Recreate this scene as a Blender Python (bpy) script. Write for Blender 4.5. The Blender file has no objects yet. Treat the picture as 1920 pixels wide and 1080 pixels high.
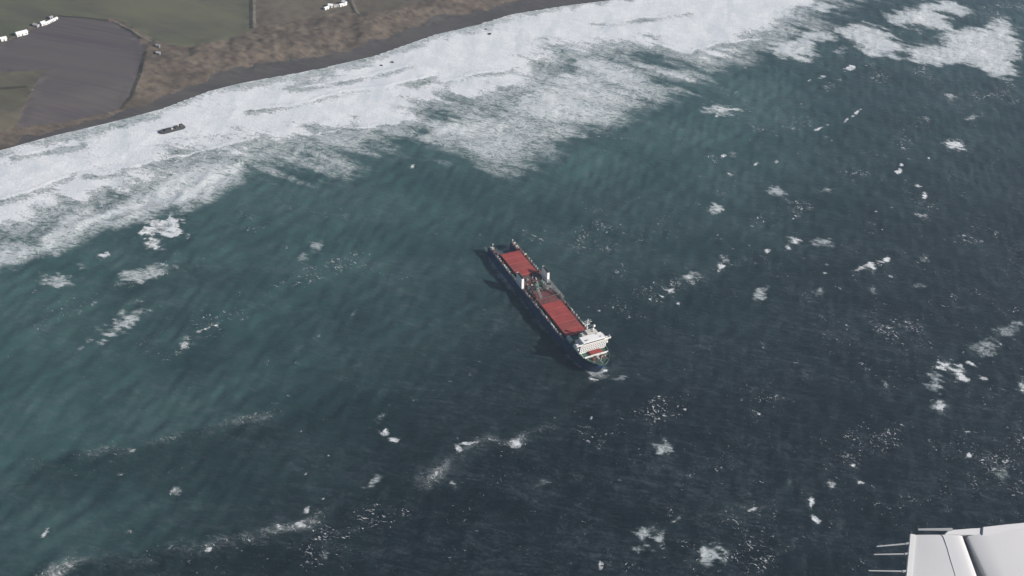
import bpy, bmesh, math, random
import numpy as np
from mathutils import Vector, Matrix
random.seed(7); rng = np.random.default_rng(11)
SC = bpy.context.scene
COL = SC.collection
# ---------------------------------------------------------------- camera
H, DEP, ROLL, FPX = 570.0, math.radians(38.7), math.radians(10.0), 2133.0
_r = np.array([1, 0, 0.]); _f = np.array([0, math.cos(DEP), -math.sin(DEP)]); _u = np.array([0, math.sin(DEP), math.cos(DEP)])
CR = math.cos(ROLL)*_r + math.sin(ROLL)*_u
CU = -math.sin(ROLL)*_r + math.cos(ROLL)*_u
cd = bpy.data.cameras.new('camera'); cam = bpy.data.objects.new('camera', cd); COL.objects.link(cam)
M = Matrix((tuple(CR), tuple(CU), tuple(-_f))).transposed().to_4x4(); M.translation = (0, 0, H)
cam.matrix_world = M
cd.sensor_width = 36; cd.lens = 36*FPX/1920; cd.clip_start = .5; cd.clip_end = 30000
SC.camera = cam
# ---------------------------------------------------------------- light
SUN_EL, SUN_AZ = math.radians(32), math.radians(98)      # azimuth clockwise from +Y
w = bpy.data.worlds.new('World'); SC.world = w; w.use_nodes = True
nt = w.node_tree; bg = nt.nodes['Background']
sky = nt.nodes.new('ShaderNodeTexSky'); sky.sky_type = 'NISHITA'; sky.sun_disc = False
sky.sun_elevation = SUN_EL; sky.sun_rotation = SUN_AZ; sky.dust_density = 2.0
nt.links.new(sky.outputs[0], bg.inputs[0]); bg.inputs[1].default_value = 0.06
sl = bpy.data.lights.new('sun', 'SUN'); sl.energy = 4.1; sl.angle = math.radians(.6); sl.color = (1, .95, .88)
so = bpy.data.objects.new('sun', sl); COL.objects.link(so)
sd = Vector((math.sin(SUN_AZ)*math.cos(SUN_EL), math.cos(SUN_AZ)*math.cos(SUN_EL), math.sin(SUN_EL)))
so.rotation_euler = sd.to_track_quat('Z', 'Y').to_euler(); so.location = (0, 0, 900)
SC.view_settings.view_transform = 'Standard'; SC.view_settings.look = 'None'
SC.view_settings.exposure = 0.37; SC.view_settings.gamma = 1.0; SC.view_settings.use_curve_mapping = False
SC.render.engine = 'CYCLES'
SC.cycles.use_denoising = True; SC.cycles.max_bounces = 6; SC.cycles.volume_bounces = 1

# ---------------------------------------------------------------- helpers
def ground(px, py, z=0.0):
    """survey helper: photo position -> point of the level z"""
    v = _f*FPX + CR*(px-960) + CU*(540-py)
    return (np.array([0, 0, H]) + v*((z-H)/v[2]))[:2]
def gl(pts): return np.array([ground(*p) for p in pts])
def hsh(ix, iy, seed):
    n = (ix*374761393 + iy*668265263 + seed*2147483647 + 1013904223) & 0xffffffff
    n = ((n ^ (n >> 13))*1274126177) & 0xffffffff
    n = ((n ^ (n >> 16))*2246822519) & 0xffffffff
    return ((n ^ (n >> 15)) & 0xffffff)/16777215.0
def vnoise(x, y, seed):
    fx = np.floor(x); fy = np.floor(y); ix = fx.astype(np.int64); iy = fy.astype(np.int64)
    a = x-fx; b = y-fy; a = a*a*a*(a*(a*6-15)+10); b = b*b*b*(b*(b*6-15)+10)
    return (hsh(ix, iy, seed)*(1-a)+hsh(ix+1, iy, seed)*a)*(1-b) + (hsh(ix, iy+1, seed)*(1-a)+hsh(ix+1, iy+1, seed)*a)*b
def fbm(x, y, seed, octs=4, gain=.5):
    s = 0; amp = 1; tot = 0
    for o in range(octs):
        s = s + amp*vnoise(x*2**o+o*17.3, y*2**o-o*9.1, seed+o); tot += amp; amp *= gain
    return s/tot
def ss(a, b, x):
    t = np.clip((x-a)/(b-a), 0, 1); return t*t*(3-2*t)
def poly_sd(X, Y, pts, closed=False):
    """distance to a polyline; positive left of its direction (closed: positive inside)"""
    n = len(pts); best = np.full(X.shape, 1e18); side = np.zeros(X.shape)
    inside = np.zeros(X.shape, bool)
    for i in range(n if closed else n-1):
        ax, ay = pts[i]; bx, by = pts[(i+1) % n]; dx, dy = bx-ax, by-ay
        t = np.clip(((X-ax)*dx+(Y-ay)*dy)/(dx*dx+dy*dy), 0, 1)
        ex = X-ax-t*dx; ey = Y-ay-t*dy; d = ex*ex+ey*ey
        cr = dx*(Y-ay)-dy*(X-ax)
        m = d < best; best = np.where(m, d, best); side = np.where(m, cr, side)
        if closed and ay != by:
            inside ^= ((ay > Y) != (by > Y)) & (X < dx*(Y-ay)/(by-ay)+ax)
    best = np.sqrt(best)
    if closed: return np.where(inside, best, -best)
    return np.where(side >= 0, best, -best)

def tag(o, label=None, cat=None, group=None, kind=None):
    if label: o['label'] = label
    if cat: o['category'] = cat
    if group: o['group'] = group
    if kind: o['kind'] = kind
    return o
def empty(name, loc, rz=0, **k):
    o = bpy.data.objects.new(name, None); COL.objects.link(o); o.location = loc; o.rotation_euler = (0, 0, rz)
    o.empty_display_size = .5
    return tag(o, **k)
class MB:
    def __init__(self): self.v = []; self.f = []
    def add(self, vs, fs):
        b = len(self.v); self.v += [tuple(p) for p in vs]; self.f += [tuple(i+b for i in q) for q in fs]; return self
    def box(self, x0, x1, y0, y1, z0, z1, bev=0.0):
        if bev <= 0:
            vs = [(x, y, z) for z in (z0, z1) for x, y in ((x0, y0), (x1, y0), (x1, y1), (x0, y1))]
            return self.add(vs, [(3, 2, 1, 0), (4, 5, 6, 7), (0, 1, 5, 4), (1, 2, 6, 5), (2, 3, 7, 6), (3, 0, 4, 7)])
        b = bev
        vs = [(x, y, z0) for x, y in ((x0, y0), (x1, y0), (x1, y1), (x0, y1))] + \
             [(x, y, z1-b) for x, y in ((x0, y0), (x1, y0), (x1, y1), (x0, y1))] + \
             [(x, y, z1) for x, y in ((x0+b, y0+b), (x1-b, y0+b), (x1-b, y1-b), (x0+b, y1-b))]
        fs = [(3, 2, 1, 0), (8, 9, 10, 11)]
        for l in (0, 4):
            for i in range(4): j = (i+1) % 4; fs.append((l+i, l+j, l+4+j, l+4+i))
        return self.add(vs, fs)
    def prism(self, pts, z0, z1):
        n = len(pts)
        return self.add([(x, y, z0) for x, y in pts]+[(x, y, z1) for x, y in pts],
                        [tuple(range(n-1, -1, -1)), tuple(range(n, 2*n))]+[(i, (i+1) % n, n+(i+1) % n, n+i) for i in range(n)])
    def tube(self, a, b, r0, r1=None, n=8):
        r1 = r0 if r1 is None else r1
        a = Vector(a); b = Vector(b); d = (b-a).normalized(); q = d.to_track_quat('Z', 'Y')
        ring = [q @ Vector((math.cos(t*2*math.pi/n), math.sin(t*2*math.pi/n), 0)) for t in range(n)]
        return self.add([a+v*r0 for v in ring]+[b+v*r1 for v in ring],
                        [tuple(range(n-1, -1, -1)), tuple(range(n, 2*n))]+[(i, (i+1) % n, n+(i+1) % n, n+i) for i in range(n)])
    def ball(self, c, rx, ry=None, rz=None, n=10, m=6):
        ry = ry or rx; rz = rz or rx
        vs = [(c[0], c[1], c[2]-rz)]
        for j in range(1, m):
            t = -math.pi/2+math.pi*j/m
            vs += [(c[0]+rx*math.cos(t)*math.cos(2*math.pi*i/n), c[1]+ry*math.cos(t)*math.sin(2*math.pi*i/n), c[2]+rz*math.sin(t)) for i in range(n)]
        vs.append((c[0], c[1], c[2]+rz)); fs = []
        for i in range(n):
            fs.append((0, 1+(i+1) % n, 1+i))
            for j in range(m-2): a = 1+j*n; fs.append((a+i, a+(i+1) % n, a+n+(i+1) % n, a+n+i))
            fs.append((len(vs)-1, 1+(m-2)*n+i, 1+(m-2)*n+(i+1) % n))
        return self.add(vs, fs)
    def lattice(self, a, b, wd, r, bays):
        """triangular-braced square lattice boom"""
        a = Vector(a); b = Vector(b); d = (b-a).normalized(); q = d.to_track_quat('X', 'Z')
        cs = [q @ Vector((0, y*wd/2, z*wd/2)) for y, z in ((-1, -1), (1, -1), (1, 1), (-1, 1))]
        for c in cs: self.tube(a+c, b+c, r, n=5)
        for k in range(bays):
            p = a.lerp(b, k/bays); p2 = a.lerp(b, (k+1)/bays)
            for i in range(4):
                j = (i+1) % 4
                s, e = (i, j) if k % 2 else (j, i)
                self.tube(p+cs[s], p2+cs[e], r*.7, n=4)
        return self
    def mesh(self, name, m, smooth=False):
        me = bpy.data.meshes.new(name); me.from_pydata(self.v, [], self.f); me.materials.append(m)
        if smooth:
            for p in me.polygons: p.use_smooth = True
        me.update(); return me
    def build(self, name, m, parent=None, smooth=False, loc=(0, 0, 0), **k):
        o = bpy.data.objects.new(name, self.mesh(name, m, smooth)); COL.objects.link(o); o.parent = parent; o.location = loc
        return tag(o, **k)
def inst(name, me, parent, loc, rz=0, sc=1.0):
    o = bpy.data.objects.new(name, me); COL.objects.link(o); o.parent = parent; o.location = loc
    o.rotation_euler = (0, 0, rz); o.scale = (sc, sc, sc) if not isinstance(sc, tuple) else sc
    return o

# ---------------------------------------------------------------- materials
class N:
    def __init__(self, name):
        self.m = bpy.data.materials.new(name); self.m.use_nodes = True; self.t = self.m.node_tree
        self.b = self.t.nodes['Principled BSDF']
    def n(self, typ, **k):
        nd = self.t.nodes.new(typ)
        for a, v in k.items():
            if a.startswith('i_'):
                key = a[2:]; key = int(key) if key.isdigit() else key.replace('_', ' ')
                s = nd.inputs[key]
                if hasattr(v, 'node'): self.t.links.new(v, s)
                else: s.default_value = v
            else: setattr(nd, a, v)
        return nd
    def link(self, a, b): self.t.links.new(a, b)
    def math(self, op, a, b=0.0, clamp=False):
        nd = self.n('ShaderNodeMath', operation=op, use_clamp=clamp)
        for i, v in enumerate((a, b)):
            if hasattr(v, 'node'): self.link(v, nd.inputs[i])
            else: nd.inputs[i].default_value = v
        return nd.outputs[0]
    def rng(self, v, a, b, c=0., d=1., smooth=True):
        nd = self.n('ShaderNodeMapRange', interpolation_type='SMOOTHSTEP' if smooth else 'LINEAR')
        for i, x in enumerate((v, a, b, c, d)):
            if hasattr(x, 'node'): self.link(x, nd.inputs[i])
            else: nd.inputs[i].default_value = x
        return nd.outputs[0]
    def mix(self, f, a, b):
        nd = self.n('ShaderNodeMix', data_type='RGBA')
        for s, x in ((nd.inputs[0], f), (nd.inputs[6], a), (nd.inputs[7], b)):
            if hasattr(x, 'node'): self.link(x, s)
            elif isinstance(x, tuple): s.default_value = (*x, 1) if len(x) == 3 else x
            else: s.default_value = x
        return nd.outputs[2]
    def noise(self, vec, scale, detail=3, rough=.5, dist=0.0):
        nd = self.n('ShaderNodeTexNoise', i_Scale=scale, i_Detail=detail, i_Roughness=rough, i_Distortion=dist)
        if vec: self.link(vec, nd.inputs['Vector'])
        return nd.outputs['Fac']
    def coords(self, rot=0.0, sc=(1, 1, 1)):
        tc = self.n('ShaderNodeTexCoord')
        mp = self.n('ShaderNodeMapping', i_Rotation=(0, 0, rot), i_Scale=sc); self.link(tc.outputs['Object'], mp.inputs['Vector'])
        return mp.outputs[0]
def paint(name, col, rough=.55, var=.25, scale=.35, rust=0.0, spec=.4):
    q = N(name); v = q.coords()
    a = q.noise(v, scale, 5, .6); c = q.mix(q.rng(a, .3, .7), tuple(x*(1-var) for x in col), tuple(min(1, x*(1+var*.6)) for x in col))
    if rust > 0:
        s = q.noise(v, scale*2.3, 6, .7); c = q.mix(q.rng(s, .66-.2*rust, .78-.2*rust), c, (.09, .045, .028))
    q.link(c, q.b.inputs['Base Color']); q.b.inputs['Roughness'].default_value = rough
    q.b.inputs['Specular IOR Level'].default_value = spec
    return q.m
WIND = math.radians(-16)
def mat_sea():
    q = N('sea_water')
    at = q.n('ShaderNodeAttribute', attribute_name='water'); sp = q.n('ShaderNodeSeparateColor'); q.link(at.outputs['Color'], sp.inputs[0])
    F, W, T = sp.outputs; A = at.outputs['Alpha']
    v = q.coords(); vs = q.coords(-WIND, (.32, 1.0, 1.0)); vs2 = q.coords(-WIND-.25, (.22, 1, 1))
    # solid foam, broken into clots
    n1 = q.noise(v, .42, 8, .72, .5); n1s = q.noise(vs, .34, 7, .74, .7); n0 = q.noise(v, .13, 4, .6, .4)
    nn = q.math('ADD', q.math('ADD', q.math('MULTIPLY', n1, .46), q.math('MULTIPLY', n1s, .40)), q.math('MULTIPLY', n0, .14))
    nu = q.rng(nn, .36, .64, 0, 1, False)
    thr = q.math('SUBTRACT', 1.10, q.math('MULTIPLY', F, 1.35))
    fm = q.rng(q.math('SUBTRACT', nu, thr), -.18, .42); fm = q.math('MULTIPLY', fm, q.rng(F, .1, .62, .55, 1))
    # flecks of breaking wavelets
    k1 = q.noise(q.coords(-WIND+.5, (.7, 1, 1)), .42, 5, .70, 1.2); k2 = q.noise(v, .07, 3, .6)
    kk = q.math('ADD', k1, q.math('ADD', q.math('MULTIPLY', A, .132), q.math('MULTIPLY', k2, .10)))
    fk = q.math('MULTIPLY', q.rng(kk, .745, .835), q.rng(A, .0, .8, .22, .95))
    # lace: ridged filaments dragged by the wind
    def ridge(vec, sc_, dt, k): return q.math('SUBTRACT', 1.0, q.math('MULTIPLY', q.math('ABSOLUTE', q.math('SUBTRACT', q.noise(vec, sc_, 5, .62, dt), .5)), k))
    ra = ridge(q.coords(-WIND-.35, (.5, 1, 1)), .075, 2.2, 6.5); rb_ = ridge(q.coords(-WIND-.7, (.5, 1, 1)), .15, 2.2, 6.0); r2 = q.noise(vs, .55, 5, .68, .8)
    rid = q.math('ADD', q.math('ADD', q.math('MULTIPLY', ra, .40), q.math('MULTIPLY', rb_, .44)), q.math('MULTIPLY', q.rng(r2, .35, .68, 0, 1, False), .18))
    lm = q.rng(q.math('ADD', rid, q.math('MULTIPLY', W, 1.05)), .80, 1.70)
    lm = q.math('MULTIPLY', lm, q.math('MULTIPLY', q.rng(W, .02, .5), .80))
    foam = q.math('MAXIMUM', q.math('MAXIMUM', fm, fk), lm)
    # water body
    nl = q.noise(q.coords(-WIND, (.5, 1, 1)), .018, 5, .6, .5)
    deep = q.mix(q.rng(nl, .3, .7), (.0020, .0066, .0098), (.0052, .0120, .0162))
    green = q.mix(q.rng(nl, .3, .7), (.027, .064, .066), (.045, .094, .092))
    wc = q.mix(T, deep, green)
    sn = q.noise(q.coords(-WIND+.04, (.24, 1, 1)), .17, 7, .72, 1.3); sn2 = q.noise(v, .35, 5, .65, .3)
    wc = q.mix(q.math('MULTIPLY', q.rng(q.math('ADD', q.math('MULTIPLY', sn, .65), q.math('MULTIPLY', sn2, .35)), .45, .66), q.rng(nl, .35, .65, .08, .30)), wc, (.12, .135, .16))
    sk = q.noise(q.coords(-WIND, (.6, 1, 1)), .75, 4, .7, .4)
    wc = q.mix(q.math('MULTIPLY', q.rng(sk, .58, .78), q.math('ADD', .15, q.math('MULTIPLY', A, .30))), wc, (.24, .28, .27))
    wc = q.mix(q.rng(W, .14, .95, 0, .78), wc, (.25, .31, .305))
    nf = q.noise(v, .045, 6, .62, .4); nf2 = q.noise(v, .6, 4, .7)
    fcol = q.mix(q.rng(nf, .32, .68), (.66, .68, .71), (.80, .805, .81))
    ng = q.noise(q.coords(math.radians(38), (1, .3, 1)), .055, 6, .68, .6)
    fcol = q.mix(q.rng(ng, .46, .66, 0, .50), fcol, (.47, .52, .57))
    fcol = q.mix(q.rng(nn, .40, .60, .42, 0), fcol, (.50, .54, .58))
    fcol = q.mix(q.rng(nf2, .35, .75, 0, .5), fcol, (.50, .54, .58))
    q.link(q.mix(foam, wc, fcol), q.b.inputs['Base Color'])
    q.link(q.rng(foam, 0, 1, .30, .95, False), q.b.inputs['Roughness'])
    q.link(q.rng(foam, 0, 1, .34, .1, False), q.b.inputs['Specular IOR Level'])
    q.b.inputs['IOR'].default_value = 1.33
    b1 = q.noise(q.coords(math.radians(-45), (.55, 1, 1)), .13, 5, .62, .3); b2 = q.noise(vs, .55, 4, .6, .3)
    calm = q.rng(F, .1, .8, 1, .16)
    hgt = q.math('ADD', q.math('MULTIPLY', q.math('ADD', q.math('MULTIPLY', b1, .8), q.math('MULTIPLY', b2, .5)), calm), q.math('MULTIPLY', nn, q.math('MULTIPLY', foam, 1.1)))
    bp = q.n('ShaderNodeBump', i_Strength=.8, i_Distance=1.0); q.link(hgt, bp.inputs['Height']); q.link(bp.outputs[0], q.b.inputs['Normal'])
    return q.m
def mat_ground(name, c0, c1, c2, s0=.02, s1=.15, rot=0.0, st=(1, 1, 1), bump=.5, furrow=0.0):
    q = N(name); v = q.coords(rot, st)
    a = q.noise(v, s0, 6, .6, .4); b = q.noise(v, s1, 5, .65, .2)
    c = q.mix(q.rng(a, .35, .65), c0, c1); c = q.mix(q.rng(b, .42, .72, 0, .75), c, c2)
    if furrow > 0:
        fv = q.noise(q.coords(rot, (.02, 1, 1)), .28, 3, .6); c = q.mix(q.rng(fv, .35, .65, 0, furrow), c, c2)
    q.link(c, q.b.inputs['Base Color']); q.b.inputs['Roughness'].default_value = .95; q.b.inputs['Specular IOR Level'].default_value = .1
    bp = q.n('ShaderNodeBump', i_Strength=.6, i_Distance=bump); q.link(b, bp.inputs['Height']); q.link(bp.outputs[0], q.b.inputs['Normal'])
    return q.m

# ---------------------------------------------------------------- coast layout
shore = gl([(0, 283), (100, 255), (200, 232), (300, 206), (390, 172), (440, 159), (480, 151), (560, 137), (640, 120), (700, 106), (760, 85), (820, 64), (900, 45), (960, 27), (1060, 11), (1160, -1)])
a, b = shore[0], shore[1]; c, d = shore[-2], shore[-1]
shore = np.vstack([a+(a-b)/np.linalg.norm(a-b)*6500, a+(a-b)/np.linalg.norm(a-b)*400, shore, d+np.array([.72, .69])*500, d+np.array([.72, .69])*7000])
def inland(X, Y): return poly_sd(X, Y, shore)
def axis(lo, hi, step, far, near_far=None):
    core = np.arange(lo, hi+step*.5, step); outs = []; x = core[-1]; s = step
    while x < far: s *= 1.35; x += s; outs.append(x)
    left = []; x = core[0]; s = step
    while x > -far: s *= 1.35; x -= s; left.append(x)
    return np.array(left[::-1]+list(core)+outs)
def grid_mesh(name, X, Y, Z, keep, mats, cols=None, smooth=True):
    ny, nx = X.shape; idx = np.arange(nx*ny).reshape(ny, nx)
    q = np.stack([idx[:-1, :-1], idx[:-1, 1:], idx[1:, 1:], idx[1:, :-1]], -1)[keep]
    used = np.zeros(nx*ny, bool); used[q.ravel()] = True; mp = np.cumsum(used)-1; q = mp[q]
    co = np.stack([X, Y, Z], -1).reshape(-1, 3)[used]
    me = bpy.data.meshes.new(name); me.vertices.add(len(co)); me.vertices.foreach_set('co', co.astype(np.float32).ravel())
    me.loops.add(q.size); me.loops.foreach_set('vertex_index', q.ravel().astype(np.int32))
    me.polygons.add(len(q)); me.polygons.foreach_set('loop_start', (np.arange(len(q))*4).astype(np.int32))
    me.polygons.foreach_set('loop_total', np.full(len(q), 4, np.int32))
    me.polygons.foreach_set('use_smooth', np.full(len(q), smooth))
    if cols is not None:
        at = me.attributes.new('water', 'FLOAT_COLOR', 'POINT'); at.data.foreach_set('color', cols.reshape(-1, 4)[used].astype(np.float32).ravel())
    me.update(); me.validate(); me.materials.append(mats)
    o = bpy.data.objects.new(name, me); COL.objects.link(o); return o

# ---------------------------------------------------------------- the sea
xs = axis(-490, 650, 1.75, 6500); ys = axis(355, 1540, 1.75, 6500)
X, Y = np.meshgrid(xs, ys)
d_in = inland(X, Y); off = -d_in
cw, sw = math.cos(WIND), math.sin(WIND); U = X*cw+Y*sw; V = -X*sw+Y*cw       # along / across the wind
wa = fbm(X/55, Y/55, 3, 4)-.5; wb = fbm(X/16, Y/16, 9, 4)-.5
outer = gl([(-700, 560), (-60, 470), (0, 470), (60, 452), (105, 418), (135, 398), (200, 388), (280, 362), (330, 330), (400, 308), (470, 296), (520, 300), (575, 290), (640, 292), (700, 268), (760, 258), (800, 215), (860, 205), (950, 185), (1010, 168), (1060, 130), (1090, 100), (1150, 92), (1220, 96), (1270, 110), (1340, 114), (1400, 105), (1450, 88), (1490, 62), (1540, 20), (1600, -10), (1900, -120)])
e = poly_sd(X, Y, outer)                        # positive shoreward
streak = fbm(U/40, V/9, 21, 4)-.5
surf = ss(-20, 50, e + wa*60 + wb*34 + streak*52)
surf = surf*(.74+.40*(fbm(U/60, V/26, 31, 4))) 
swash = ss(20, 3, off+wb*26+wa*20)              # thin lace on the beach
surf = surf*(1-.46*swash*(d_in < 0))
lace_poly = gl([(690, 270), (790, 240), (900, 205), (1000, 165), (1060, 110), (1200, 95), (1290, 118), (1330, 135), (1270, 185), (1220, 215), (1130, 260), (1060, 300), (990, 345), (900, 335), (820, 290), (770, 268)])
lp = poly_sd(X, Y, lace_poly, True)
wispL = gl([(-100, 540), (0, 512), (60, 492), (120, 470), (200, 432), (290, 402), (400, 380), (452, 340), (470, 296), (400, 300), (330, 322), (280, 355), (190, 380), (100, 410), (60, 445), (-60, 460)])
wl = poly_sd(X, Y, wispL, True)
lacen = fbm(U/46, V/18, 33, 4)
W = np.maximum.reduce([ss(-34, 42, lp+wa*75+streak*60)*(.34+.80*lacen)*ss(350, 150, off), ss(-16, 14, wl+wa*26+wb*14)*.85, ss(-58, 16, e+wa*60+streak*60)*.56, ss(-8, 2, off)*ss(70, 20, off)*.6])
# bore lines rolling in parallel to the beach
bore = np.zeros_like(X); trough = np.zeros_like(X)
bores = [[(0, 300), (60, 285), (140, 270)], [(0, 372), (60, 352), (120, 330)], [(170, 325), (210, 320), (280, 300), (350, 292), (420, 270), (480, 255)],
         [(560, 162), (640, 152), (700, 140), (760, 122)], [(480, 204), (560, 192), (640, 172), (720, 160), (800, 145)],
         [(600, 250), (680, 235), (740, 228)], [(830, 152), (880, 140), (950, 128)], [(960, 185), (1030, 165), (1090, 150), (1130, 142)],
         [(650, 240), (700, 237), (712, 240)], [(1290, 98), (1330, 84), (1390, 76), (1430, 72)], [(1120, 42), (1200, 34), (1280, 24)]]
for k, bl in enumerate(bores):
    s_ = poly_sd(X, Y, gl(bl)) + wb*9
    endm = ss(30, 0, np.abs(s_)); bore = np.maximum(bore, ss(3.2, .6, np.abs(s_))*(.5+.5*vnoise(U/14, V/14, 50+k))); trough = np.maximum(trough, ss(0, -5, s_)*ss(-17, -6, s_)*(.3+.7*vnoise(U/25, V/25, 70+k)))
dips = [(570, 160, 48, 9, .75), (795, 158, 35, 10, .5), (690, 246, 26, 7, .7), (835, 165, 22, 6, .45), (210, 385, 25, 14, .25), (1150, 95, 25, 8, .5)]
dip = np.zeros_like(X)
def blob_window(px, py, R):
    x0, y0 = ground(px, py)
    return (slice(*np.searchsorted(ys, (y0-R, y0+R))), slice(*np.searchsorted(xs, (x0-R, x0+R))))
def blob_mask(px, py, rx, ry, ang=0, rough=1.0):
    """ragged ellipse laid on the water; radii are given as seen in the photo"""
    c_, s_ = math.cos(math.radians(ang)), math.sin(math.radians(ang)); g0 = ground(px, py)
    gx = ground(px+c_, py-s_)-g0; gy = ground(px+s_, py+c_)-g0
    R = 1.9*max(np.linalg.norm(gx)*rx, np.linalg.norm(gy)*ry)+4; wn = blob_window(px, py, R)
    det = gx[0]*gy[1]-gx[1]*gy[0]; dx = X[wn]-g0[0]; dy = Y[wn]-g0[1]
    pu = (dx*gy[1]-dy*gy[0])/det/rx; pv = (-dx*gx[1]+dy*gx[0])/det/ry
    return wn, np.clip(1.2-np.sqrt(pu*pu+pv*pv) + wb[wn]*1.3*rough + streak2[wn]*1.6*rough, 0, 1)
streak2 = fbm(U/5.5, V/2.6, 90, 3)-.5
def stamp(A, px, py, rx, ry, ang=0, rough=1.0, k=1.0, gain=1.0):
    wn, m_ = blob_mask(px, py, rx, ry, ang, rough); A[wn] = np.maximum(A[wn], np.clip(m_*gain, 0, 1)*k)
for px, py, rx, ry, s in dips: stamp(dip, px, py, rx, ry, 12, .6, s)
F = surf*(1-.62*trough*(surf > .3))*(1-dip*.75)
F = np.maximum(F, bore*ss(-6, 20, e)*1.0)
lx = ss(-14, 40, lp+wa*50+streak*30)
F = F*(1-.70*lx)+.30*lx*ss(.42, .62, lacen)
W = np.maximum(W, dip*.9)
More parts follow.
